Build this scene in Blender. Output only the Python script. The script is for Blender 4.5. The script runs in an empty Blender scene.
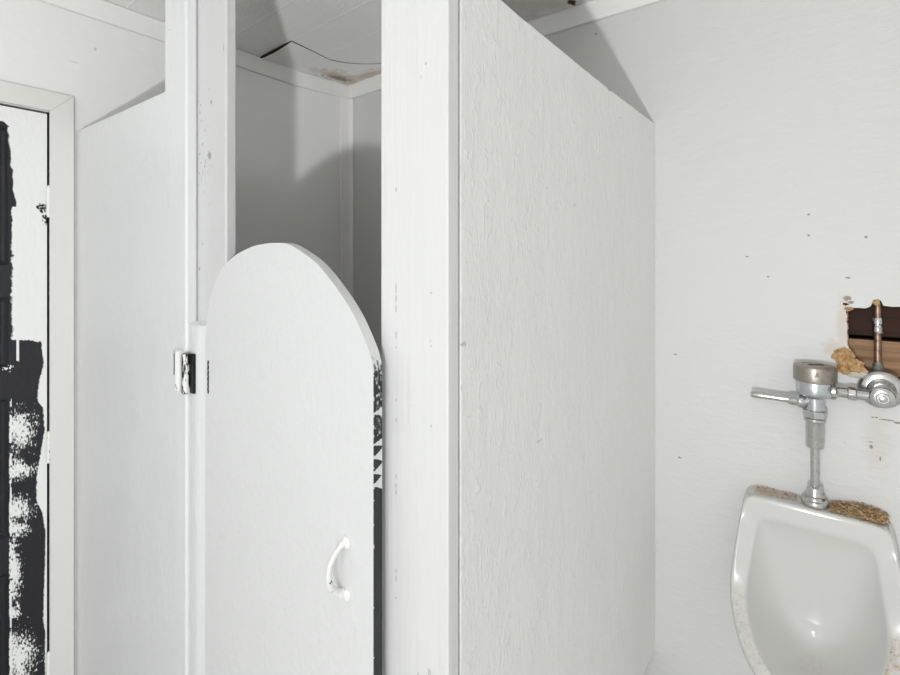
import bpy, bmesh, math, random
from mathutils import Vector, Matrix, noise
random.seed(7)
S = bpy.context.scene
C = S.collection
# ------------------------------------------------------------------ camera, light, exposure
cam_d = bpy.data.cameras.new('camera'); cam = bpy.data.objects.new('camera', cam_d); C.objects.link(cam)
cam.location = (1.824, -1.606, 1.57)
cam.rotation_euler = (math.radians(90), 0, math.atan2(375, 494))
cam_d.sensor_width = 36; cam_d.lens = 494 / 900 * 36; cam_d.shift_y = -75.5 / 900
cam_d.clip_start = 0.02
S.camera = cam
w = bpy.data.worlds.new('world'); S.world = w; w.use_nodes = True
w.node_tree.nodes['Background'].inputs[0].default_value = (0, 0, 0, 1)
w.node_tree.nodes['Background'].inputs[1].default_value = 0
# hand-held flash of the photographer, below and behind the lens
fl_d = bpy.data.lights.new('flash', 'POINT'); fl_d.energy = 14.5; fl_d.shadow_soft_size = 0.024; fl_d.color = (.965, .985, 1)
fl_d.use_nodes = True; _t = fl_d.node_tree; _f = _t.nodes.new('ShaderNodeLightFalloff'); _f.inputs['Strength'].default_value = 1
_t.links.new(_f.outputs['Constant'], _t.nodes['Emission'].inputs['Strength'])
fl = bpy.data.objects.new('flash', fl_d); C.objects.link(fl); fl.location = (1.78, -1.895, 1.22)
# unseen soft fill lamp, added behind the lens to raise the ambient light
ar_d = bpy.data.lights.new('ambient_fill_light', 'POINT'); ar_d.shadow_soft_size = 0.20
ar_d.energy = 22; ar_d.color = (.965, .985, 1)
ar = bpy.data.objects.new('ambient_fill_light', ar_d); C.objects.link(ar); ar.location = (1.7, -2.7, 2.12)
S.view_settings.view_transform = 'Standard'; S.view_settings.look = 'None'
S.view_settings.gamma = 1; S.view_settings.use_curve_mapping = False
S.view_settings.exposure = -0.07

# ------------------------------------------------------------------ materials
def srgb(r, g, b):
    f = lambda c: (c / 255 / 12.92) if c / 255 <= .04045 else ((c / 255 + .055) / 1.055) ** 2.4
    return (f(r), f(g), f(b), 1)
class NT:
    def __init__(s, name):
        s.m = bpy.data.materials.new(name); s.m.use_nodes = True; s.t = s.m.node_tree
        s.b = s.t.nodes['Principled BSDF']; s.pos = s.n('ShaderNodeNewGeometry').outputs['Position']
    def n(s, typ, **kw):
        x = s.t.nodes.new(typ)
        for k, v in kw.items(): setattr(x, k, v)
        return x
    def l(s, a, b): s.t.links.new(a, b)
    def put(s, sock, v):
        if isinstance(v, bpy.types.NodeSocket): s.l(v, sock)
        else: sock.default_value = v
    def math(s, op, a, b=0.0, c=None, clamp=False):
        x = s.n('ShaderNodeMath', operation=op, use_clamp=clamp); s.put(x.inputs[0], a); s.put(x.inputs[1], b)
        if c is not None: s.put(x.inputs[2], c)
        return x.outputs[0]
    def vmul(s, v, k):
        x = s.n('ShaderNodeVectorMath', operation='MULTIPLY'); s.put(x.inputs[0], v); x.inputs[1].default_value = k
        return x.outputs[0]
    def noise(s, k=(1, 1, 1), scale=10, detail=4, rough=.55, dist=0, vec=None):
        x = s.n('ShaderNodeTexNoise'); x.inputs['Scale'].default_value = scale; x.inputs['Detail'].default_value = detail
        x.inputs['Roughness'].default_value = rough; x.inputs['Distortion'].default_value = dist
        s.l(s.vmul(vec or s.pos, k), x.inputs['Vector']); return x.outputs['Fac']
    def ramp(s, v, a, b):
        x = s.n('ShaderNodeMapRange'); x.interpolation_type = 'SMOOTHSTEP'
        s.put(x.inputs['Value'], v); x.inputs['From Min'].default_value = a; x.inputs['From Max'].default_value = b
        return x.outputs[0]
    def mix(s, f, a, b):
        x = s.n('ShaderNodeMix', data_type='RGBA'); s.put(x.inputs[0], f); s.put(x.inputs[6], a); s.put(x.inputs[7], b)
        return x.outputs[2]
    def attr(s, name):
        x = s.n('ShaderNodeAttribute', attribute_name=name); return x.outputs['Fac']
    def marks(s, pts, edge=.35, rag=.9, nscale=150):
        """small worn spots, pts = (x,y,z, rx,ry,rz): 1 inside"""
        nz = s.noise(scale=nscale, detail=2); acc = None
        for (x, y, z, a, b, c) in pts:
            d = s.n('ShaderNodeVectorMath', operation='SUBTRACT'); s.l(s.pos, d.inputs[0]); d.inputs[1].default_value = (x, y, z)
            ln = s.n('ShaderNodeVectorMath', operation='LENGTH'); s.l(s.vmul(d.outputs[0], (1 / a, 1 / b, 1 / c)), ln.inputs[0])
            acc = ln.outputs['Value'] if acc is None else s.math('MINIMUM', acc, ln.outputs['Value'])
        v = s.math('ADD', acc, s.math('MULTIPLY', s.math('SUBTRACT', nz, .5), rag * 2))
        return s.ramp(v, 1.0 + edge * .5, 1.0 - edge * .5) if False else s.math('SUBTRACT', 1.0, s.ramp(v, 1 - edge * .5, 1 + edge * .5))
    def bump(s, h, strength=.3, dist=.002, prev=None):
        x = s.n('ShaderNodeBump'); x.inputs['Strength'].default_value = strength; x.inputs['Distance'].default_value = dist
        s.l(h, x.inputs['Height'])
        if prev is not None: s.l(prev, x.inputs['Normal'])
        return x.outputs['Normal']
    def fin(s, col, rough=.5, metal=0, normal=None, spec=.5, coat=0):
        s.put(s.b.inputs['Base Color'], col); s.put(s.b.inputs['Roughness'], rough); s.put(s.b.inputs['Metallic'], metal)
        s.b.inputs['Specular IOR Level'].default_value = spec; s.b.inputs['Coat Weight'].default_value = coat
        s.b.inputs['Coat Roughness'].default_value = .06
        if normal is not None: s.l(normal, s.b.inputs['Normal'])
        return s.m

WHITE = (.80, .80, .79, 1); OFFW = (.63, .628, .62, 1)
def paint(name, col=WHITE, stretch=(1, 1, 1), fine=90, fstr=.25, coarse=14, cstr=.12, rough=.42, specks=.0, marks=None,
          markcol=(.06, .055, .05, 1), scuff=.06, fibres=0, mstr=.55):
    t = NT(name)
    h = t.noise(stretch, fine, 4, .6)
    nrm = t.bump(h, fstr, .003)
    nrm = t.bump(t.noise(stretch, coarse, 2), cstr, .012, nrm)
    if fibres:
        for k, sc in (((1, .9, .13), 210), ((1, .5, .3), 110)):
            f = t.ramp(t.noise(k, sc, 2, .5, 1.2), .56, .70)
            nrm = t.bump(f, fibres, .0022, nrm)
    c = t.mix(t.math('MULTIPLY', t.ramp(t.noise((1, 1, 1), 2.3, 4), .4, .75), scuff), col, (.60, .59, .57, 1))
    if specks:
        sp = t.ramp(t.noise((1, 1, .6), 170, 2, .4), .77 - specks, .80 - specks)
        sp = t.math('MULTIPLY', sp, t.ramp(t.noise((1, 1, .7), 6, 2), .5, .68))
        c = t.mix(sp, c, (.22, .22, .22, 1))
    if marks:
        c = t.mix(t.math('MULTIPLY', t.marks(marks), mstr), c, markcol)
    return t.fin(c, rough, 0, nrm, .45)

def metal(name, col, rough=.22, grime=.3, gcol=(.25, .2, .15, 1), gs=45):
    t = NT(name)
    g = t.math('MULTIPLY', t.ramp(t.noise((1, 1, 1), gs, 5, .65), .48, .68), grime)
    r = t.math('ADD', t.math('MULTIPLY', g, .45), rough)
    mt = t.math('SUBTRACT', 1.0, t.math('MULTIPLY', g, .8))
    return t.fin(t.mix(g, col, gcol), r, mt, t.bump(t.noise((1, 1, 1), 160, 3), .12, .001))

# wall specks are dents, nail holes and rust freckles on the far wall
far_marks = [(1.905, 0, 1.632, .003, .05, .003), (1.79, 0, 1.695, .003, .05, .0025), (1.79, 0, 1.64, .0028, .05, .003), (1.215, 0, 2.33, .004, .05, .003),
             (1.868, 0, 1.478, .008, .05, .006), (1.875, 0, 1.468, .006, .05, .004), (1.918, 0, 1.186, .0035, .05, .0015), (1.926, 0, 1.1865, .003, .05, .0015),
             (1.945, 0, 1.184, .016, .05, .0016), (1.966, 0, 1.181, .010, .05, .0028), (1.915, 0, 1.112, .004, .05, .005),
             (1.932, 0, 1.087, .0015, .05, .006), (1.914, 0, 1.124, .005, .05, .001), (1.463, 0, 1.29, .005, .05, .002),
             (1.70, 0, 1.53, .003, .05, .002), (1.65, 0, 1.585, .003, .05, .002), (1.475, 0, .98, .005, .05, .0025), (1.87, 0, 1.53, .005, .05, .002), (1.925, 0, 1.4725, .007, .05, .005)]
def far_wall_mat():
    t = NT('paint_far_wall')
    nrm = t.bump(t.noise((.45, 1, 1), 60, 4, .62, .3), .42, .004)
    nrm = t.bump(t.noise((.5, 1, 1), 11, 3), .32, .010, nrm)
    c = t.mix(t.math('MULTIPLY', t.ramp(t.noise((1, 1, 1), 2.6, 5), .42, .75), .18), OFFW, (.62, .60, .57, 1))
    fk = t.math('MULTIPLY', t.ramp(t.noise((1, 1, 1), 115, 2, .4), .70, .745), t.ramp(t.noise((1, 1, 1), 5, 2), .5, .66))
    c = t.mix(t.math('MULTIPLY', fk, .55), c, (.42, .40, .37, 1))
    drip = t.math('MULTIPLY', t.marks([(1.925, 0, 1.13, .024, .1, .075)], 1.2, .7, 60), .28)
    c = t.mix(drip, c, (.50, .42, .33, 1))
    c = t.mix(t.math('MULTIPLY', t.marks(far_marks, .5, .9, 190), .75), c, (.15, .09, .055, 1))
    wet = t.math('MULTIPLY', t.marks([(1.86, 0, 1.40, .012, .1, .07), (1.84, 0, 1.35, .02, .1, .02)], 1.4, .8, 90), .3)
    c = t.mix(wet, c, (.45, .30, .16, 1))
    return t.fin(c, .5, 0, nrm, .4)
M = {}
M['far'] = far_wall_mat()
M['left'] = paint('paint_left_wall', (.79, .787, .775, 1), (1, .5, 1), 60, .42, 9, .24, .5, 0, [(0, -1.045, 2.238, .05, .004, .004), (0, -1.015, 2.43, .05, .004, .004), (0, -1.10, 2.18, .05, .015, .0008)], (.3, .3, .3, 1), .10)
M['panel'] = paint('paint_osb_panel', (.815, .815, .805, 1), (1, .55, .28), 75, .55, 16, .30, .36, 0,
                   [(1.4, -.33, 1.94, .02, .003, .003), (1.4, -.75, 1.71, .02, .002, .003), (1.4, -.62, 1.69, .02, .002, .003), (1.4, -.78, 1.24, .02, .012, .0015), (1.4, -1.02, 1.45, .03, .006, .004)],
                   (.35, .35, .34, 1), .05, .30)
post_marks = [(1.305, -1.06, z, .0016, .03, h) for z, h in ((1.68, .004), (1.53, .009), (1.515, .006), (1.50, .006), (1.46, .005), (1.44, .003), (1.36, .003), (1.33, .003), (1.245, .004), (1.23, .004), (1.22, .003), (1.10, .004), (1.09, .005), (1.06, .002))]
post_marks += [(1.364, -1.06, 1.857, .0022, .03, .0022), (1.374, -1.06, 1.526, .003, .03, .0015), (1.373, -1.06, 1.457, .0015, .03, .002), (1.374, -1.06, 1.449, .0012, .03, .002),
               (1.374, -1.06, 1.335, .0012, .03, .002), (1.41, -1.032, 1.48, .01, .004, .003), (1.355, -1.06, 1.84, .001, .03, .003), (1.371, -1.06, .98, .003, .03, .006), (1.350, -1.06, .965, .002, .03, .004)]
M['post'] = paint('paint_post', (.70, .70, .697, 1), (3, 3, .12), 60, .30, 12, .16, .36, .02, post_marks, (.22, .20, .19, 1), .02, mstr=.38)
M['front'] = paint('paint_front_panel', (.745, .75, .752, 1), (1, 1, .35), 75, .48, 13, .26, .38, 0, [(.632, -1.1, 2.1, .002, .03, .002)], (.2, .2, .2, 1), .04)
M['jamb'] = paint('paint_jamb', (.63, .63, .63, 1), (1, 1, .4), 70, .4, 13, .2, .42, .10,
                  [(.732, -1.07, 1.61, .0025, .03, .0025), (.718, -1.07, 1.555, .003, .03, .004), (.822, -1.07, 2.02, .0012, .03, .012), (.745, -1.07, 1.79, .0012, .03, .005), (.762, -1.07, 1.80, .007, .03, .010), (.77, -1.07, 1.915, .005, .03, .004)], (.12, .12, .12, 1), .22)
M['trim'] = paint('paint_trim', (.69, .68, .655, 1), (1, 1, .3), 60, .15, 10, .08, .42, 0, None, scuff=.08)
M['crown'] = paint('paint_crown', (.80, .795, .78, 1), (.3, .3, 1), 60, .15, 10, .08, .5, 0, None, scuff=.15)
M['corner'] = paint('paint_corner_trim', (.80, .785, .755, 1), (1, 1, .15), 60, .25, 10, .2, .5, 0, [(.03, -.02, 2.06, .012, .02, .09)], (.58, .52, .40, 1), scuff=.25, mstr=.25)
M['floor'] = paint('concrete_floor', (.60, .59, .57, 1), (1, 1, 1), 40, .2, 6, .1, .7, .05, None, scuff=.4)
M['rear'] = paint('paint_rear_wall', (.77, .765, .75, 1), (1, 1, 1), 60, .2, 10, .1, .5, 0, None)

def ceiling_mat(name='ceiling_tile_paint', stain=True):
    t = NT(name)
    sep = t.n('ShaderNodeSeparateXYZ'); t.l(t.pos, sep.inputs[0]); X, Y, Z = sep.outputs
    wob = t.math('MULTIPLY', t.math('SUBTRACT', t.noise(scale=3, detail=1), .5), .01)
    def lines(v, off, per):
        d = t.math('ABSOLUTE', t.math('SUBTRACT', t.math('PINGPONG', t.math('ADD', t.math('ADD', v, off), wob), per / 2), 0.0))
        return t.math('SUBTRACT', 1.0, t.ramp(d, .001, .0045))
    g = t.math('MAXIMUM', lines(Y, .487 + 3.2, .16), lines(X, -.235 + 6.1, .61))
    nrm = t.bump(t.noise(scale=80, detail=4), .45, .004)
    nrm = t.bump(g, .35, .003, nrm)
    c = t.mix(t.math('MULTIPLY', t.ramp(t.noise(scale=3.0, detail=4), .4, .7), .25), (.88, .875, .86, 1), (.76, .745, .72, 1))
    c = t.mix(t.math('MULTIPLY', g, .8), c, (.93, .92, .90, 1))
    if stain:
        st = t.marks([(.085, -.115, 2.43, .05, .14, .2), (.19, -.06, 2.43, .09, .035, .2)], 1.3, 1.0, 28)
        st2 = t.marks([(.07, -.12, 2.43, .022, .06, .2)], 1.0, 1.1, 60)
        c = t.mix(t.math('MULTIPLY', st, .6), c, (.42, .30, .18, 1)); c = t.mix(t.math('MULTIPLY', st2, .7), c, (.16, .095, .05, 1))
        r2 = t.math('MULTIPLY', t.marks([(1.10, -.13, 2.43, .20, .10, .2)], 1.2, 1.0, 22), .30)
        c = t.mix(r2, c, (.34, .27, .21, 1))
        c = t.mix(t.marks([(1.155, -.06, 2.43, .012, .02, .2), (.05, -.20, 2.43, .006, .006, .1)], .6, .8, 120), c, (.07, .04, .025, 1))
    return t.fin(c, .75, 0, nrm, .25)
M['ceil'] = ceiling_mat()
def flat(name, col, rough=.6, met=0, ns=60, amt=.25, dark=(.02, .02, .02, 1), bs=.25, k=(1, 1, 1)):
    t = NT(name)
    c = t.mix(t.math('MULTIPLY', t.ramp(t.noise(k, ns, 5, .6), .4, .7), amt), col, dark)
    return t.fin(c, rough, met, t.bump(t.noise(k, ns * 1.7, 3), bs, .002), .15)
M['gap'] = flat('torn_fibre_edge', (.03, .016, .01, 1), .9)
M['cavity'] = flat('dark_wall_cavity', (.02, .014, .01, 1), .95)
M['wood_dark'] = flat('dark_stained_board', (.036, .014, .007, 1), .6, 0, 25, .6, (.014, .008, .006, 1), .3, (.12, 1, 2.2))
M['wood'] = flat('bare_pine_board', (.33, .20, .115, 1), .7, 0, 22, .7, (.12, .065, .035, 1), .35, (.14, 1, 3))
M['torn'] = flat('torn_fibreboard', (.52, .34, .17, 1), .95, 0, 90, .8, (.20, .095, .035, 1), .9)
M['tornpale'] = flat('torn_paper_pale', (.62, .55, .47, 1), .95, 0, 70, .5, (.4, .3, .2, 1), .8)
M['copper'] = flat('aged_copper', (.30, .21, .165, 1), .38, .85, 70, .7, (.07, .03, .015, 1), .3)
M['solder'] = flat('green_solder', (.22, .26, .24, 1), .6, .4, 120, .6, (.10, .06, .03, 1), .5)
M['chrome'] = metal('chrome_worn', (.54, .54, .535, 1), .20, .40)
M['valve'] = metal('chrome_valve_body', (.56, .59, .61, 1), .22, .25, (.40, .40, .38, 1), 30)
M['cap'] = metal('pitted_valve_cap', (.36, .325, .285, 1), .40, .9, (.20, .145, .11, 1), 24)
M['slot'] = flat('dark_slot', (.05, .045, .035, 1), .7)
M['black'] = flat('black_metal', (.012, .012, .013, 1), .4)
# smeared hinge: black steel with white overpaint
def smear(name, k, lo, hi, sc=60):
    t = NT(name)
    f = t.ramp(t.noise(k, sc, 4, .6), lo, hi)
    return t.fin(t.mix(f, (.012, .012, .014, 1), (.78, .78, .77, 1)), .42, 0, t.bump(f, .4, .001))
M['hinge'] = smear('overpainted_black_hinge', (1.6, 1.6, .35), .49, .53)
M['hingew'] = smear('white_hinge', (1.6, 1.6, .5), .33, .36)
M['pull'] = smear('white_pull', (1, 1, 1), .31, .34, 110)
def attr_paint(name, dark, white=(.77, .77, .755, 1), nk=(1, 1, 1), ns=420, lo=.5, bump=.35):
    t = NT(name)
    a = t.attr('paint')
    v = t.math('ADD', a, t.math('MULTIPLY', t.math('SUBTRACT', t.noise(nk, ns, 3, .6), .5), .6))
    f = t.ramp(v, lo - .20, lo + .20)
    n = t.bump(f, bump, .0008)
    n = t.bump(t.noise((1, 1, .45), 75, 4, .6), .5, .003, n)
    return t.fin(t.mix(f, dark, white), .45, 0, n, .30)
M['door'] = attr_paint('half_painted_black_door', (.017, .017, .021, 1))
M['stalldoor'] = attr_paint('white_stall_door_black_edge', (.028, .028, .032, 1), (.69, .692, .692, 1))
def porcelain():
    t = NT('stained_porcelain')
    a = t.attr('grime')
    n1 = t.noise(scale=75, detail=4, rough=.7)
    g = t.math('MULTIPLY', a, t.ramp(n1, .34, .66))
    c = t.mix(t.math('MULTIPLY', g, .75), (.585, .58, .56, 1), (.36, .25, .14, 1))
    g2 = t.math('MULTIPLY', a, t.ramp(t.noise(scale=160, detail=3), .58, .66))
    c = t.mix(t.math('MULTIPLY', g2, .8), c, (.12, .07, .03, 1))
    return t.fin(c, t.math('ADD', t.math('MULTIPLY', a, .55), .11), 0, t.bump(g, .3, .001), .5, .0)
M['porc'] = porcelain()
M['deb1'] = flat('straw_debris', (.46, .29, .14, 1), .9, 0, 80, .5, (.16, .08, .03, 1))

# ------------------------------------------------------------------ mesh helpers
def obj(name, bm, m, parent=None, smooth=False, bevel=0, seg=2, sub=0):
    me = bpy.data.meshes.new(name); bmesh.ops.recalc_face_normals(bm, faces=bm.faces[:]); bm.to_mesh(me); bm.free()
    o = bpy.data.objects.new(name, me); C.objects.link(o)
    for x in (m if isinstance(m, (list, tuple)) else [m]): me.materials.append(x)
    if parent is not None:
        o.parent = parent; o.matrix_parent_inverse = Matrix.Translation(-wpos(parent))
    if bevel:
        b = o.modifiers.new('bevel', 'BEVEL'); b.width = bevel; b.segments = seg; b.limit_method = 'ANGLE'; b.angle_limit = math.radians(40)
        smooth = True
    if sub:
        s = o.modifiers.new('sub', 'SUBSURF'); s.levels = sub; s.render_levels = sub
    if smooth:
        for p in me.polygons: p.use_smooth = True
        if not sub:
            try: me.set_sharp_from_angle(angle=math.radians(38))
            except Exception: pass
    return o
def wpos(o):
    p = Vector(o.location)
    while o.parent:
        p = o.matrix_parent_inverse @ p; o = o.parent; p = p + Vector(o.location)
    return p if True else None
def empty(name, loc):
    o = bpy.data.objects.new(name, None); C.objects.link(o); o.location = loc; o.empty_display_size = .05; return o
def tag(o, label=None, cat=None, group=None, kind=None):
    if label: o['label'] = label
    if cat: o['category'] = cat
    if group: o['group'] = group
    if kind: o['kind'] = kind
    return o
def box(bm, x0, x1, y0, y1, z0, z1):
    v = [bm.verts.new(p) for p in ((x0, y0, z0), (x1, y0, z0), (x1, y1, z0), (x0, y1, z0), (x0, y0, z1), (x1, y0, z1), (x1, y1, z1), (x0, y1, z1))]
    for f in ((0, 3, 2, 1), (4, 5, 6, 7), (0, 1, 5, 4), (1, 2, 6, 5), (2, 3, 7, 6), (3, 0, 4, 7)): bm.faces.new([v[i] for i in f])
    return bm
def B(*a): return box(bmesh.new(), *a)
def prism(pts, axis, lo, hi, bm=None):
    """polygon pts in the plane across axis ('x': (y,z), 'y': (x,z), 'z': (x,y)) pulled from lo to hi"""
    bm = bm or bmesh.new()
    mk = {'x': lambda p, h: (h, p[0], p[1]), 'y': lambda p, h: (p[0], h, p[1]), 'z': lambda p, h: (p[0], p[1], h)}[axis]
    a = [bm.verts.new(mk(p, lo)) for p in pts]; b = [bm.verts.new(mk(p, hi)) for p in pts]
    bm.faces.new(a); bm.faces.new(b[::-1])
    n = len(pts)
    for i in range(n): bm.faces.new((a[i], a[(i + 1) % n], b[(i + 1) % n], b[i]))
    return bm
def lathe(prof, o, ax=(0, 0, 1), n=40, bm=None, cap=True, facets=None):
    """profile (r, h) turned about ax through o"""
    bm = bm or bmesh.new(); ax = Vector(ax).normalized(); o = Vector(o)
    u = ax.orthogonal().normalized(); v = ax.cross(u); n = facets or n; rings = []
    for r, h in prof:
        rings.append([bm.verts.new(o + ax * h + (u * math.cos(2 * math.pi * k / n) + v * math.sin(2 * math.pi * k / n)) * max(r, 1e-5)) for k in range(n)])
    for a, b in zip(rings, rings[1:]):
        for k in range(n): bm.faces.new((a[k], a[(k + 1) % n], b[(k + 1) % n], b[k]))
    if cap: bm.faces.new(rings[0][::-1]); bm.faces.new(rings[-1])
    return bm
def tube(pts, r, n=16, bm=None, flat_=1.0):
    bm = bm or bmesh.new(); P = [Vector(p) for p in pts]; rings = []
    rr = r if isinstance(r, (list, tuple)) else [r] * len(P)
    t0 = (P[1] - P[0]).normalized(); u = t0.orthogonal().normalized()
    for i, p in enumerate(P):
        t = (P[min(i + 1, len(P) - 1)] - P[max(i - 1, 0)]).normalized(); u = (u - t * u.dot(t)).normalized(); v = t.cross(u)
        rings.append([bm.verts.new(p + (u * math.cos(2 * math.pi * k / n) + v * flat_ * math.sin(2 * math.pi * k / n)) * rr[i]) for k in range(n)])
    for a, b in zip(rings, rings[1:]):
        for k in range(n): bm.faces.new((a[k], a[(k + 1) % n], b[(k + 1) % n], b[k]))
    bm.faces.new(rings[0][::-1]); bm.faces.new(rings[-1]); return bm
def cr(pts, n):
    P = [Vector(p) for p in pts]; out = []
    for i in range(len(P) - 1):
        p0, p1, p2, p3 = P[max(i - 1, 0)], P[i], P[i + 1], P[min(i + 2, len(P) - 1)]
        for k in range(n):
            t = k / n
            out.append(.5 * ((2 * p1) + (p2 - p0) * t + (2 * p0 - 5 * p1 + 4 * p2 - p3) * t * t + (3 * p1 - p0 - 3 * p2 + p3) * t ** 3))
    out.append(P[-1]); return out
def fbm(x, y, z=0, o=4): return noise.fractal(Vector((x, y, z)), 1.0, 2.0, o)

# ------------------------------------------------------------------ the room
H = 2.43
AX, BY = 3.3, -3.4
tag(obj('floor', B(-.1, AX, BY, .14, -.1, 0), M['floor']), kind='structure')
def ceil_z(a, b):
    """the old ceiling dips towards the left wall"""
    return H - .042 * max(0, 1 - max(a, 0) / .9) * (.5 + .5 * min(1, max(0, -b) / .3))
bm = bmesh.new(); ga = [-.1, 0, .1, .2, .3, .45, .6, .75, .9, AX]; gb = [.14, 0, -.075, -.15, -.225, -.3, -.6, -1.2, BY]
lo = [[bm.verts.new((x, y, ceil_z(x, y))) for y in gb] for x in ga]; hi = [[bm.verts.new((x, y, H + .08)) for y in gb] for x in ga]
for i in range(len(ga) - 1):
    for j in range(len(gb) - 1):
        bm.faces.new((lo[i][j], lo[i + 1][j], lo[i + 1][j + 1], lo[i][j + 1])); bm.faces.new((hi[i][j], hi[i][j + 1], hi[i + 1][j + 1], hi[i + 1][j]))
for i in range(len(ga) - 1):
    for j in (0, len(gb) - 1): bm.faces.new((lo[i][j], lo[i + 1][j], hi[i + 1][j], hi[i][j]))
for j in range(len(gb) - 1):
    for i in (0, len(ga) - 1): bm.faces.new((lo[i][j], lo[i][j + 1], hi[i][j + 1], hi[i][j]))
ceiling = tag(obj('ceiling', bm, M['ceil']), kind='structure')
# left wall with the doorway
DB0, DB1, DZ = -1.161, -1.932, 2.012
bm = bmesh.new(); box(bm, -.1, 0, DB0, .14, 0, H); box(bm, -.1, 0, DB1, DB0, DZ, H); box(bm, -.1, 0, BY, DB1, 0, H)
tag(obj('wall_left', bm, M['left']), kind='structure')
# far wall with the ragged hole round the water supply
hole = [(1.868, 1.452), (1.872, 1.4535), (1.890, 1.455), (1.905, 1.4545), (1.914, 1.460), (1.919, 1.474), (1.933, 1.476), (1.938, 1.463), (1.955, 1.461), (1.99, 1.464), (2.04, 1.463), (2.09, 1.466),
        (2.12, 1.462), (2.121, 1.38), (2.118, 1.30), (2.12, 1.238), (2.07, 1.232), (2.03, 1.236), (2.0, 1.233), (1.975, 1.239), (1.955, 1.245), (1.93, 1.262), (1.905, 1.287), (1.888, 1.296), (1.873, 1.317), (1.8715, 1.34), (1.8725, 1.352),
        (1.8690, 1.365), (1.8705, 1.378), (1.8680, 1.392), (1.8700, 1.405), (1.8672, 1.42), (1.8695, 1.433), (1.866, 1.443)]
bm = bmesh.new()
def loop_edges(pts, y):
    v = [bm.verts.new((p[0], y, p[1])) for p in pts]
    return v, [bm.edges.new((v[i], v[(i + 1) % len(v)])) for i in range(len(v))]
vo, eo = loop_edges([(0, 0), (AX, 0), (AX, H), (0, H)], 0); vi, ei = loop_edges(hole, 0)
r = bmesh.ops.triangle_fill(bm, use_beauty=True, use_dissolve=False, edges=eo + ei)
back = [bm.verts.new((v.co.x, .013, v.co.z)) for v in vi]
for i in range(len(vi)):
    f = bm.faces.new((vi[i], vi[(i + 1) % len(vi)], back[(i + 1) % len(vi)], back[i])); f.material_index = 1
wf = tag(obj('wall_right', bm, [M['far'], M['torn']]), kind='structure')
obj('wall_cavity', box(box(B(1.70, 2.30, .085, .10, 1.0, 1.7), 1.70, 1.71, .0135, .085, 1.0, 1.7), 2.29, 2.30, .0135, .085, 1.0, 1.7), M['cavity'], wf)
tag(obj('wall_back', B(-.1, AX, BY - .1, BY, 0, H), M['rear']), kind='structure')
tag(obj('wall_side', B(AX, AX + .1, BY, .14, 0, H), M['rear']), kind='structure')
# crown mouldings and the corner cover strip
prof = [(0, 0), (.011, 0), (.014, .004), (.014, .012), (.020, .022), (.024, .040), (.030, .046), (.030, .058), (0, .058)]
def sweep(rows):
    bm = bmesh.new(); R = [[bm.verts.new(p) for p in r] for r in rows]; n = len(R[0])
    for p, q in zip(R, R[1:]):
        for k in range(n): bm.faces.new((p[k], p[(k + 1) % n], q[(k + 1) % n], q[k]))
    bm.faces.new(R[0]); bm.faces.new(R[-1][::-1]); return bm
tag(obj('trim_1', sweep([[(d, y, ceil_z(0, y) - .058 + h) for d, h in prof] for y in (-.001, -.075, -.15, -.225, -.3, -.6, -1.2, BY + .001)]), M['crown'], None, bevel=.002), kind='structure')
tag(obj('trim_2', sweep([[(x, -d, ceil_z(x, 0) - .058 + h) for d, h in prof] for x in (.001, .1, .2, .3, .45, .6, .75, .9, AX - .001)]), M['crown'], None, bevel=.002), kind='structure')
tag(obj('trim_3', prism([(.0005, -.0005), (.0005, -.064), (.008, -.064), (.010, -.057), (.011, -.022), (.018, -.012), (.022, -.0105), (.028, -.008), (.028, -.0005)], 'z', 0, H - .080), M['corner'], None, bevel=.0015), kind='structure')

# loose tile at the stall ceiling, its corner hanging off
bm = bmesh.new(); nu, nv = 20, 16; g = {}
for i in range(nu + 1):
    for j in range(nv + 1):
        u, v = i / nu, j / nv
        x = .004 + .231 * u - .022 * u * v; y = -.492 + .20 * v - .004 * math.sin(math.pi * u) * (1 - v)
        dr = .0125 * math.sin(math.pi * u ** .85) * (1 - v) ** 2 + .0035 * u * (1 - v * .6) + .0010
        z = ceil_z(x, y)
        g[i, j, 0] = bm.verts.new((x, y, z - dr)); g[i, j, 1] = bm.verts.new((x, y, z - .0006))
for i in range(nu):
    for j in range(nv):
        bm.faces.new((g[i, j, 0], g[i + 1, j, 0], g[i + 1, j + 1, 0], g[i, j + 1, 0])); bm.faces.new((g[i, j, 1], g[i, j + 1, 1], g[i + 1, j + 1, 1], g[i + 1, j, 1]))
for i in range(nu):
    for j in (0, nv):
        bm.faces.new((g[i, j, 0], g[i, j, 1], g[i + 1, j, 1], g[i + 1, j, 0])).material_index = 1
for j in range(nv):
    for i in (0, nu):
        bm.faces.new((g[i, j, 0], g[i, j + 1, 0], g[i, j + 1, 1], g[i, j, 1])).material_index = 1
tag(obj('ceiling_tile', bm, [M['ceil'], M['gap']]), 'loose water-stained ceiling tile sagging at its corner above the toilet stall', 'ceiling tile')

obj('crack', tube(cr([(x, y, ceil_z(x, y) - .0003) for x, y in ((.212, -.290), (.222, -.25), (.245, -.20), (.285, -.15), (.330, -.112))], 4), [.0016] * 8 + [.0012] * 9, 6), M['gap'], ceiling)
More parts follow.
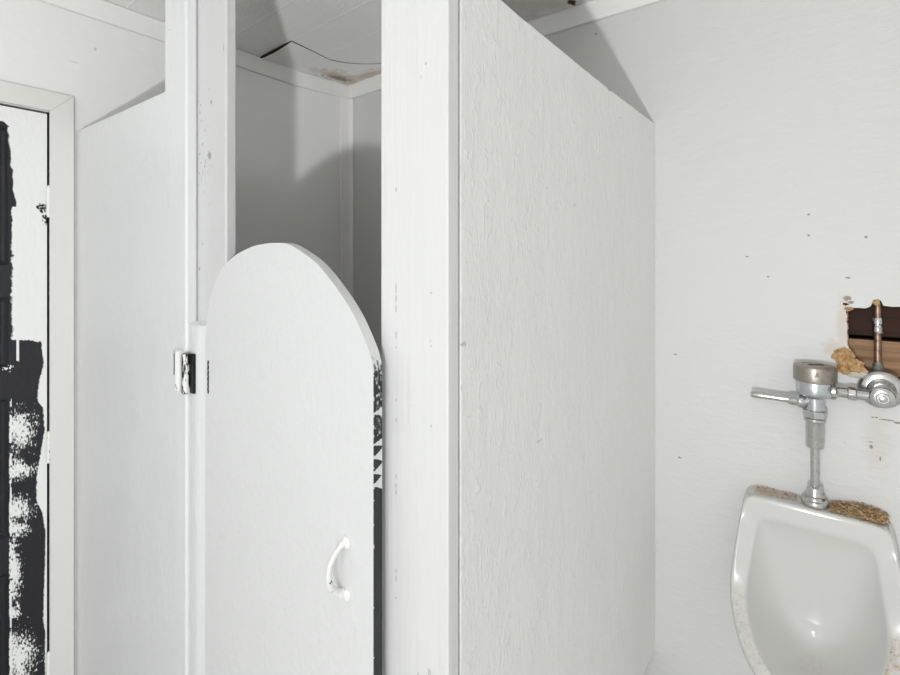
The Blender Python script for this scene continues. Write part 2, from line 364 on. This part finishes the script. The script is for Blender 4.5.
# ------------------------------------------------------------------ black door in the left wall
door = tag(empty('door_1', (0, -1.54, 0)), kind='structure')
W0 = -1.1655
cols = [W0 - .002 * i for i in range(64)] + [W0 - .126 - .007 * i for i in range(91)]
NR = 900; rows = [.004 + (DZ - .011) * i / NR for i in range(NR + 1)]
pan = [(c0, c1, z0, z1) for c0, c1 in ((-1.2505, -1.50), (-1.595, -1.845)) for z0, z1 in ((1.562, 1.945), (1.276, 1.472), (.80, 1.186), (.18, .70))]
def depth(b, z):
    for c0, c1, z0, z1 in pan:
        e = min(c0 - b, b - c1, z - z0, z1 - z)
        if e > 0:
            if e < .004: return -.006 * e / .004
            if e < .010: return -.006 + .003 * math.sin((e - .004) / .006 * math.pi)
            if e < .014: return -.006 - .002 * (e - .010) / .004
            if e < .03: return -.008 + .006 * (e - .014) / .016
            return -.002
    return 0
PX = lambda x: (47 - x) / 452.0               # widths measured from the hinge edge
def painted(b, z):
    s = W0 - b; n1 = fbm(b * 45, z * 30); n2 = fbm(b * 160, z * 120, 3); x = 47 - s * 452; y = 262 + (1.57 - z) * (339 + (47 - x) * .45)
    p = 0.0
    if y < 341 + 2.2 * n1 + 1.5 * n2:
        if y < 127: xl = -99 if y < 121 else (y - 118)
        elif y < 207: xl = 8 + 7 * (y - 133) / 72 + 2 * n1
        else: xl = 11.5 + 1.6 * n1 + 1.2 * n2
        p = max(p, .5 + (x - xl) * .25)
        for cx, cy, rx, ry in ((43, 209, 5, 5), (45, 216, 3, 10), (38, 206, 3, 3)):
            q = ((x - cx) / rx) ** 2 + ((y - cy) / ry) ** 2
            if q < 1 and n2 > -.12: p = .1
    else:
        xs = [(341, 41), (352, 42), (362, 44), (380, 39), (398, 37), (402, 38), (408, 43), (430, 44.5), (455, 40), (475, 36.5), (500, 36), (512, 42), (530, 45.5), (560, 45), (620, 43), (632, 45.5), (660, 44.5), (700, 46), (1200, 46)]
        xe = 46
        for (y0, a), (y1, c) in zip(xs, xs[1:]):
            if y0 <= y <= y1: xe = a + (c - a) * (y - y0) / (y1 - y0)
        p = max(p, .5 + (x - xe - .9 * n2) * .3)
        if abs(x - 17) < 1.2 and y < 361: p = 1
        for cx, cy, rx, ry in ((18, 430, 16, 20), (15, 470, 17, 10), (15, 509, 16, 13), (16, 528, 12, 8), (13, 572, 8, 32), (17, 656, 19, 24), (13, 612, 6, 6), (20, 740, 14, 30)):
            q = math.sqrt(((x - cx) / rx) ** 2 + ((y - cy) / ry) ** 2) + .45 * fbm(b * 55, z * 22, 12) 
            p = max(p, min(.74, 1.02 - q * .72 + .75 * fbm(b * 330, z * 110, 9, 4)) if x > 9 and q < 1.4 else 0)
        if 9.6 < x < 11.2 and y > 398 and n1 > -.35 + .3 * (y < 590): p = max(p, .8)
        if 2 < x < 13 and abs(y - 368 + (x - 9) * .15) < 1.0 + 4 * n2: p = .8
    if x < -8: p = max(p, min(.8, .15 + .9 * fbm(b * 14, z * 5, 4)) if z < 1.9 else p)
    return max(0, min(1, p))
bm = bmesh.new(); pv = []; G = []
for b in cols:
    col = []
    for z in rows:
        col.append(bm.verts.new((.0015 + depth(b, z), b, z))); pv.append(painted(b, z))
    G.append(col)
for i in range(len(cols) - 1):
    for j in range(NR): bm.faces.new((G[i][j], G[i][j + 1], G[i + 1][j + 1], G[i + 1][j]))
n0 = len(pv)
box(bm, -.038, -.0085, cols[-1], W0, rows[0], rows[-1]); pv += [0] * 8
fr = [c[-1] for c in G]
bl = [bm.verts.new((-.0085, W0, z)) for z in rows]; pv += [.0] * len(bl)
for j in range(NR): bm.faces.new((G[0][j], bl[j], bl[j + 1], G[0][j + 1]))
sl = obj('door_slab', bm, M['door'], door)
at = sl.data.attributes.new('paint', 'FLOAT', 'POINT'); at.data.foreach_set('value', pv)
for p in sl.data.polygons: p.use_smooth = False
# frame round the door: jambs and mitred casing
bm = bmesh.new()
box(bm, -.10, 0.0, DB0, DB0 + .002, 0, DZ); box(bm, -.06, -.04, DB0 - .012, DB0, 0, DZ)
obj('door_jamb', bm, M['black'], door)
def casing(p0, p1, q0, q1):
    bm = bmesh.new(); v = [bm.verts.new((x, *p)) for x in (.0005, .013) for p in (p0, p1, q1, q0)]
    for f in ((0, 1, 2, 3), (7, 6, 5, 4), (0, 4, 5, 1), (1, 5, 6, 2), (2, 6, 7, 3), (3, 7, 4, 0)): bm.faces.new([v[i] for i in f])
    return bm
e = .058; ib, iz, ob = -1.1605, DZ + .002, -1.1605 + e
obj('door_casing', casing((ib, 0), (ib, iz), (ob, 0), (ob, iz + e)), M['trim'], door, bevel=.0015)
obj('door_casing', casing((ib, iz), (DB1, iz), (ob, iz + e), (DB1 - e, iz + e)), M['trim'], door, bevel=.0015)
obj('door_casing', casing((DB1, iz), (DB1, 0), (DB1 - e, iz + e), (DB1 - e, 0)), M['trim'], door, bevel=.0015)
for z in (1.747, 1.025, .378):
    bm = bmesh.new()
    for k in range(5):
        h0 = z - .042 + k * .0168
        lathe([(.0048, h0 + .0006), (.0055, h0 + .0014), (.0055, h0 + .0154), (.0048, h0 + .0162)], (.0085, -1.1632, 0), n=20, bm=bm)
    lathe([(.003, z - .046), (.0045, z - .044), (.0045, z + .044), (.002, z + .048)], (.0085, -1.1632, 0), n=14, bm=bm)
    obj('hinge', bm, M['hingew'], door, smooth=True)

# ------------------------------------------------------------------ toilet stall
stall = tag(empty('toilet_stall', (.7, -.55, 0)), 'white painted plywood toilet stall with an arched door filling the room corner', 'toilet stall')
FB = -1.095
# front panel: low sheet with a tall strip running to the ceiling
o = obj('front_panel', prism([(.0, .30), (.7116, .30), (.7116, H - .001), (.606, H - .001), (.606, 1.966), (.300, 1.967), (.0, 1.971)], 'y', FB, -1.0695), M['front'], stall, bevel=.005, seg=3)
obj('door_post', B(.640, .8305, -1.069, -1.045, 0, H - .001), M['jamb'], stall, bevel=.004, seg=3)
obj('hinge_strip', prism([(.7122, -1.0692), (.7122, -1.086), (.716, -1.088), (.752, -1.0905), (.760, -1.088), (.792, -1.083), (.795, -1.0692)], 'z', .30, 1.441), M['front'], stall, bevel=.0012)
hs_ = [o_ for o_ in stall.children if o_.name == 'hinge_strip'][0]
for v in hs_.data.vertices:
    if v.co.z > 1.4 and v.co.y < -1.08: v.co.z -= .007
obj('corner_post', B(1.272, 1.4045, -1.058, -1.0315, 0, H - .001), M['post'], stall, bevel=.003, seg=3)
obj('gap_light_block', B(1.352, 1.378, -1.031, -.985, .373, H - .001), M['jamb'], stall, bevel=.002)  # hidden batten added to keep the gap between post and side panel dark
# side panel: rough board with slightly uneven top edge
pts = [(-.0005, .373), (-.0005, 1.998)]
for i in range(1, 60):
    y = -1.0275 * i / 60
    pts.append((y, 1.998 - .006 * math.sin(math.pi * i / 60) + .0012 * fbm(y * 40, 1.3) - (.004 if 23 < i < 25 else 0)))
pts += [(-1.0275, 1.998), (-1.0275, .373)]
obj('side_panel', prism(pts, 'x', 1.3785, 1.4045), M['panel'], stall, bevel=.0015)

# stall door
arch = [(.797, 1.40), (.800, 1.43), (.808, 1.47), (.826, 1.513), (.862, 1.556), (.912, 1.582), (.965, 1.597), (1.005, 1.6025), (1.046, 1.604), (1.085, 1.6005), (1.132, 1.583), (1.171, 1.562), (1.22, 1.522), (1.255, 1.485), (1.281, 1.446), (1.290, 1.428), (1.294, 1.412)]
top = [(p.x, p.y) for p in cr([(a, b, 0) for a, b in arch], 6)]
top.append((1.294, 1.410))
zs = [1.410 - .002 * i for i in range(1, 470)]
out = [(.797, .30)] + top + [(1.294, z) for z in zs] + [(1.294, .30)]
NS = 13; bm = bmesh.new(); pv = []; rings = []
chips = ((1.346, .005), (1.300, .0045), (1.281, .008), (1.259, .008), (1.240, .009))
def edge_paint(x, z, k):
    t = k / (NS - 1)                          # 0 at the front edge, 1 at the back
    if x < 1.275 or z > 1.46: return 1.0
    n = fbm(z * 120, t * 6, 2)
    p = 0.0
    if z > 1.39: p = max(p, (z - 1.39) / .05 + .5 * n)
    for c, h in chips:
        wd = h * (.12 + t ** 1.5)
        p = max(p, 1 - max(0, abs(z - c) - wd) / .0015)
    if z > 1.31: p = max(p, .30 + .5 * fbm(z * 160, t * 5, 7) if t > .3 else 0)
    if t < .06 + .06 * fbm(z * 90, 3.3): p = 1
    if fbm(z * 190, t * 14, 5) > .9: p = .9
    return max(0, min(1, p))
for k in range(NS):
    y = FB + .0185 * k / (NS - 1)
    rings.append([bm.verts.new((x, y, z)) for x, z in out]); pv += [edge_paint(x, z, k) for x, z in out]
for a, b in zip(rings, rings[1:]):
    for i in range(len(out)): bm.faces.new((a[i], a[(i + 1) % len(out)], b[(i + 1) % len(out)], b[i]))
for rg in (0, NS - 1):                         # separate faces front and back keep the face paint white
    vs = [bm.verts.new(v.co) for v in rings[rg]]; pv += [1.0] * len(vs); bm.faces.new(vs if rg else vs[::-1])
sd = obj('stall_door', bm, M['stalldoor'], stall)
at = sd.data.attributes.new('paint', 'FLOAT', 'POINT'); at.data.foreach_set('value', pv)
# pull on the door
bm = bmesh.new()
path = cr([(1.233, FB - .001, 1.137), (1.231, FB - .010, 1.131), (1.229, FB - .023, 1.117), (1.228, FB - .028, 1.097), (1.228, FB - .023, 1.076), (1.229, FB - .010, 1.062), (1.231, FB - .001, 1.057)], 6)
tube(path, [.0075 if i < 5 or i > 30 else .0062 for i in range(len(path))], 14, bm, .75)
for z in (1.137, 1.057):
    lathe([(.010, 0), (.010, .002), (.008, .0045), (.004, .006)], (1.236, FB, z), (0, -1, 0), 24, bm)
pl = obj('door_pull', bm, M['pull'], sd, smooth=True); pl['label'] = 'bowed white pull with chipped paint'
# hinge on the front panel and strip
hg = obj('spring_hinge', B(.662, .7105, FB - .0035, FB - .0002, 1.290, 1.374), M['hingew'], stall, bevel=.0012)
hg['label'] = 'black spring hinge smeared with white paint'
obj('leaf', B(.6645, .680, FB - .0052, FB - .0036, 1.318, 1.366), M['black'], hg, bevel=.0005)
obj('barrel', lathe([(.006, 1.288), (.0085, 1.291), (.0085, 1.374), (.006, 1.377)], (.697, FB - .008, 0), n=20), M['hingew'], hg, smooth=True)
obj('barrel', lathe([(.006, 1.285), (.009, 1.288), (.009, 1.370), (.006, 1.373)], (.7215, FB - .004, 0), n=20), M['hinge'], hg, smooth=True)
obj('leaf', B(.731, .746, FB - .0005, FB + .0048, 1.287, 1.372), M['black'], hg, bevel=.0006)
bm = bmesh.new()
for k in range(22):
    z = 1.298 + k * .0031; xx = .809 + .0006 * math.sin(k * 1.9); ww = .0016 + .0012 * abs(math.sin(k * 2.3))
    box(bm, xx - ww, xx + ww, FB - .0008, FB + .001, z, z + .0032)
obj('hinge_leaf', bm, M['black'], sd)

# ------------------------------------------------------------------ behind the hole
tag(obj('timber_board', B(1.715, 2.285, .034, .07, 1.384, 1.60), M['wood_dark']), 'dark brown timber board inside the wall hole, above the pale board', 'board')
tag(obj('timber_board', B(1.715, 2.285, .034, .07, 1.287, 1.372), M['wood']), 'bare pale brown timber board inside the wall hole, lower one', 'board')
pipe = tag(obj('water_pipe', tube([(1.929, .0225, 1.56), (1.929, .0225, 1.42), (1.929, .0225, 1.20)], .0075, 20), M['copper'], None, smooth=True),
           'thin copper water pipe standing in the hole in the wall', 'pipe')
obj('coupling', lathe([(.009, 1.392), (.0105, 1.394), (.0105, 1.408), (.009, 1.410), (.009, 1.414), (.0108, 1.416), (.0108, 1.430), (.0085, 1.433)], (1.929, .0225, 0), n=24), M['chrome'], pipe, smooth=True)['label'] = 'silver pipe coupling'
bm = lathe([(.0075, 1.286), (.0098, 1.291), (.0105, 1.305), (.009, 1.316), (.0076, 1.32)], (1.929, .0225, 0), n=20)
for v in bm.verts: v.co += Vector((v.co.x - 1.929, v.co.y - .0225, 0)) * .25 * fbm(v.co.x * 300, v.co.z * 150)
obj('solder_joint', bm, M['solder'], pipe, smooth=True)['label'] = 'greenish corroded joint'
# torn fibreboard lumps at the hole's lower left
def lump(name, c, r, m, seed, am=.35, sub=4):
    bm = bmesh.new(); bmesh.ops.create_icosphere(bm, subdivisions=sub, radius=1)
    for v in bm.verts:
        d = v.co.normalized(); k = 1 + am * fbm(d.x * 2 + seed, d.y * 2, d.z * 2) + am * .5 * fbm(d.x * 7 + seed, d.y * 7, d.z * 7)
        v.co = Vector((c[0] + d.x * r[0] * k, c[1] + d.y * r[1] * k, c[2] + d.z * r[2] * k)); v.co.y = min(v.co.y, .012)
    return obj(name, bm, m, wf)
lump('torn_wallboard', (1.860, -.001, 1.331), (.022, .008, .020), M['torn'], 3.1, .3)
lump('torn_wallboard', (1.876, -.001, 1.304), (.027, .009, .020), M['torn'], 6.4, .4)
lump('torn_wallboard', (1.893, -.001, 1.289), (.020, .007, .011), M['tornpale'], 9.9, .4)
lump('torn_wallboard', (1.872, 0, 1.4515), (.008, .004, .005), M['torn'], 4.9, .5, 3)
lump('torn_wallboard', (1.866, .001, 1.463), (.006, .0025, .004), M['gap'], 7.7, .6, 3)
lump('torn_wallboard', (1.925, .0, 1.470), (.007, .004, .007), M['torn'], 2.7, .5, 3)
for i in range(9):
    lump('torn_wallboard', (1.8695, .003, 1.36 + i * .0105), (.0016, .004, .0035 + .002 * (i % 3)), M['torn'], i * 1.7, .6, 2)

# ------------------------------------------------------------------ urinal
UX = 1.8035
ur = tag(empty('urinal', (UX, 0, .45)), 'white porcelain wall urinal with a rust-stained top ledge', 'urinal')
L = {}
Wl = [(0, .0006, .953), (.125, .0006, .953), (.143, .0006, .945), (.150, .0006, .915), (.155, .0006, .87), (.166, .0006, .79), (.172, .0006, .72), (.165, .0006, .62), (.12, .0006, .52), (0, .0006, .45)]
R0 = [(0, .070, .9545), (.122, .070, .9545), (.142, .072, .946), (.149, .078, .915), (.155, .092, .87), (.165, .128, .79), (.170, .153, .735), (.155, .20, .668), (.112, .265, .600), (0, .322, .552)]
R1 = [(0, .0795, .9535), (.122, .0795, .9535), (.1405, .081, .944), (.1475, .088, .915), (.1535, .103, .87), (.163, .139, .79), (.167, .165, .735), (.152, .214, .676), (.110, .279, .612), (0, .336, .566)]
R2 = [(0, .0835, .947), (.119, .0835, .947), (.137, .0845, .938), (.144, .089, .912), (.150, .103, .87), (.159, .143, .79), (.163, .169, .737), (.148, .218, .681), (.107, .283, .619), (0, .341, .574)]
I0 = [(0, .0905, .897), (.095, .0905, .897), (.113, .092, .888), (.120, .096, .868), (.125, .106, .835), (.132, .145, .778), (.136, .170, .737), (.123, .216, .693), (.087, .274, .640), (0, .322, .603)]
I1 = [(0, .0885, .889), (.091, .0885, .889), (.108, .090, .881), (.1155, .094, .862), (.1205, .104, .832), (.127, .142, .776), (.131, .166, .735), (.118, .210, .690), (.083, .266, .637), (0, .313, .600)]
I0 = [(d, p - .001 if z > .82 else p, z + .016 if z > .85 else z) for d, p, z in I0]; I1 = [(d, p, z + .016 if z > .85 else z) for d, p, z in I1]
lerp = lambda A, Bq, t: [tuple(x + (y - x) * t for x, y in zip(p, q)) for p, q in zip(A, Bq)]
def inner(r):
    o_ = []
    for i, (d, p, z) in enumerate(I1):
        wv = max(0, (.76 - z) / .16); gx = r ** (4.2 - 1.0 * min(1, wv))
        o_.append((d * r, (.068 + (p - .068) * gx), .695 + (z - .695) * r - .035 * min(1, wv) * math.sin(math.pi * r)))
    return o_
loops = [Wl]
MID = [tuple(a * .45 + b * .55 + (c if i == 0 else 0) for i, (a, b, c) in enumerate(zip(p, q, (.003 if p[0] else 0, 0, 0)))) for p, q in zip(Wl, R0)]
loops += [MID, R0, R1, R2, lerp(R2, I0, .2), lerp(R2, I0, .8), I0, I1] + [inner(r_) for r_ in (.975, .93, .86, .74, .58, .40, .20)]
bm = bmesh.new(); rings = []; lay = bm.verts.layers.float.new('ring')
for li, Lp in enumerate(loops):
    pts = [(UX - .003 + d * 1.035, -p, z) for d, p, z in Lp] + [(UX - .003 - d * 1.035, -p, z) for d, p, z in Lp[-2:0:-1]]
    rings.append([bm.verts.new(p) for p in pts])
    for v in rings[-1]: v[lay] = li
n = len(rings[0])
for a, b in zip(rings, rings[1:]):
    for i in range(n): bm.faces.new((a[i], a[(i + 1) % n], b[(i + 1) % n], b[i]))
cv = bm.verts.new((UX, -.0678, .695)); cv[lay] = 16
for i in range(n): bm.faces.new((rings[-1][i], rings[-1][(i + 1) % n], cv))
bmesh.ops.recalc_face_normals(bm, faces=bm.faces[:])
me = bpy.data.meshes.new('t'); bm.to_mesh(me); bm.free()
to = bpy.data.objects.new('t', me); C.objects.link(to); sm = to.modifiers.new('s', 'SUBSURF'); sm.levels = 4; sm.render_levels = 4
dg = bpy.context.evaluated_depsgraph_get(); ev = to.evaluated_get(dg); me2 = bpy.data.meshes.new_from_object(ev)
bpy.data.objects.remove(to); bpy.data.meshes.remove(me)
bm = bmesh.new(); bm.from_mesh(me2); bpy.data.meshes.remove(me2)
gr = []; lay = bm.verts.layers.float['ring']
for v in bm.verts:
    d, p, z, rg = v.co.x - UX, -v.co.y, v.co.z, v[lay]; g_ = 0.0
    if z > .945 and rg < 3.2:                                   # ledge
        g_ = (.6 + .4 * min(1, max(0, (d + .02) / .05)) if d > -.03 else .42) * (1 if p < .07 else .5)
    if 3.2 < rg < 7.2 and p > .10:
        if d > .09: g_ = max(0, min(.85, (.762 - z) / .03))
        elif d < -.06: g_ = .3 * min(1, max(0, (.76 - z) / .03))
    if rg > 8.5 and p > .12 and z < .62: g_ = min(.8, (.62 - z) / .04)
    gr.append(max(0, min(1, g_)))
bw = obj('bowl', bm, M['porc'], ur, smooth=True)
at = bw.data.attributes.new('grime', 'FLOAT', 'POINT'); at.data.foreach_set('value', gr)
# rusty chaff lying along the ledge
bm = bmesh.new(); rnd = random.Random(3)
for i in range(1900):
    if rnd.random() < .86: d = .032 + .108 * rnd.random() ** .8
    else: d = -.13 + .094 * rnd.random()
    p = .008 + .064 * rnd.random() if d > 0 else .012 + .05 * rnd.random()
    if d > .13: p = min(p, .06)
    z = .9558 + (.004 + .013 * max(0, 1 - p / .075) * min(1, max(0, (d - .025) / .05)) * min(1, max(0, (.142 - d) / .03))) * rnd.random() * (1 if d > 0 else .2)
    l = .003 + .006 * rnd.random() if d > 0 else .001 + .002 * rnd.random()
    a = rnd.random() * math.pi; t_ = .35 * (rnd.random() - .5); wd = .0005 + .0008 * rnd.random()
    dx, dy = math.cos(a) * l / 2, math.sin(a) * l / 2; nx, ny = -math.sin(a) * wd, math.cos(a) * wd; c0 = Vector((UX + d, -p, z))
    q = [c0 + Vector((s * dx + k * nx, s * dy + k * ny, s * l * t_ / 2 + h)) for h in (0, .0008) for s, k in ((-1, -1), (1, -1), (1, 1), (-1, 1))]
    v = [bm.verts.new(x) for x in q]
    mi = rnd.choice((0, 0, 0, 1, 1, 2))
    for f in ((0, 3, 2, 1), (4, 5, 6, 7), (0, 1, 5, 4), (1, 2, 6, 5), (2, 3, 7, 6), (3, 0, 4, 7)): bm.faces.new([v[k] for k in f]).material_index = mi
tag(obj('rust_debris', bm, [M['deb1'], flat('pale_chaff', (.66, .52, .33, 1), .9), flat('dark_chaff', (.20, .095, .04, 1), .9)]),
    'brown flaky debris scattered along the top ledge of the urinal', 'debris', kind='stuff')

# ------------------------------------------------------------------ flush valve
VY = -.050
fv = tag(empty('flush_valve', (UX, VY, .955)), 'chrome flush valve with a side lever standing on the urinal', 'flush valve')
obj('spud_nut', lathe([(.027, .9555), (.0285, .958), (.0285, .963), (.026, .968), (.0215, .970), (.0205, .972), (.0205, .979), (.0175, .980), (.0165, .982), (.0165, .998), (.0145, 1.001), (.011, 1.003)], (UX, VY, 0), n=36), M['chrome'], fv, smooth=True)
obj('flush_tube', lathe([(.0098, .99), (.0098, 1.12)], (UX, VY, 0), n=28), M['chrome'], fv, smooth=True)
obj('vacuum_breaker', lathe([(.013, 1.100), (.0185, 1.101), (.0195, 1.105), (.0195, 1.168), (.0205, 1.170)], (UX, VY, 0), n=36), M['chrome'], fv, smooth=True)
bm = lathe([(.020, 1.166), (.0235, 1.168), (.0235, 1.174), (.0215, 1.176)], (UX, VY, 0), n=36)
lathe([(.0225, 1.176), (.0255, 1.178), (.0255, 1.194), (.0225, 1.197)], (UX, VY, 0), bm=bm, facets=8)
obj('coupling_nut', bm, M['chrome'], fv, bevel=.0008)
bm = lathe([(.0205, 1.194), (.0205, 1.226), (.026, 1.231), (.035, 1.2335), (.0385, 1.237), (.0395, 1.242), (.0395, 1.272), (.037, 1.276)], (UX, VY, 0), n=44)
obj('valve_body', bm, M['valve'], fv, smooth=True)
cp = obj('valve_cap', lathe([(.040, 1.268), (.0450, 1.270), (.0455, 1.273), (.0455, 1.303), (.0445, 1.3065), (.041, 1.3085), (.030, 1.310), (.029, 1.3088), (.012, 1.3095), (0, 1.310)], (UX, VY, 0), n=48), M['cap'], fv, smooth=True)
cp['label'] = 'tarnished brownish valve cap'
bm = B(-.017, .017, -.006, .006, 1.3085, 1.3106)
bmesh.ops.rotate(bm, verts=bm.verts, cent=(0, 0, 0), matrix=Matrix.Rotation(.5, 3, 'Z')); bmesh.ops.translate(bm, verts=bm.verts, vec=(UX + .002, VY, 0))
obj('cap_recess', bm, M['slot'], cp, bevel=.001)
# lever
hx = UX - .020
ax = Vector((-1, -.06, .02)).normalized(); h0 = Vector((hx, VY - .002, 1.213))
hs = obj('lever_socket', lathe([(.010, -.004), (.015, .0), (.0165, .003), (.0165, .013), (.0135, .016), (.0125, .018), (.0125, .032), (.0105, .036)], h0, ax, 28), M['chrome'], fv, smooth=True)
P0 = h0 + ax * .03
pts = [P0 - ax * .004, P0 + ax * .008, P0 + ax * .03, P0 + ax * .06, P0 + ax * .085, P0 + ax * .089]
obj('lever', tube(pts, [.0085, .0084, .0080, .0086, .0090, .0068], 20), M['chrome'], fv, smooth=True)
# outlet to the stop
obj('supply_arm', lathe([(.021, .020), (.0205, .041), (.014, .046), (.0125, .049), (.0125, .125)], (UX, VY, 1.248), (1, 0, 0), 28), M['chrome'], fv, smooth=True)
bm = lathe([(.0135, .064), (.0165, .066), (.0165, .080), (.0135, .082)], (UX, VY, 1.248), (1, 0, 0), bm=None, facets=8)
obj('supply_nut', bm, M['chrome'], fv, bevel=.0008)
SX = UX + .128
obj('stop_body', lathe([(.016, .012), (.018, .030), (.0205, .040), (.0205, .056), (.022, .060)], (SX, -.002, 1.252), (0, -1, 0), 36), M['chrome'], fv, smooth=True)
bn = obj('stop_bonnet', lathe([(.023, .056), (.0255, .058), (.0255, .066), (.0235, .068), (.0225, .0725), (.0200, .0735), (.0200, .0765), (.017, .078), (.0135, .0782)], (SX, -.002, 1.252), (0, -1, 0), 44), M['chrome'], fv, smooth=True)
obj('bonnet_nut', lathe([(.0145, .074), (.0145, .084), (.0125, .0855)], (SX, -.002, 1.252), (0, -1, 0), facets=6), M['chrome'], bn, bevel=.0008)
obj('stop_screw', lathe([(.008, .084), (.008, .088), (.006, .0902), (.001, .0908)], (SX, -.002, 1.252), (0, -1, 0), 24), M['chrome'], bn, smooth=True)
obj('escutcheon', lathe([(.046, .0), (.046, .003), (.043, .008), (.036, .0115), (.028, .0125), (.024, .010), (.020, .010), (.0165, .016), (.0165, .03)], (SX + .002, -.0005, 1.258), (0, -1, 0), 48), M['chrome'], fv, smooth=True)
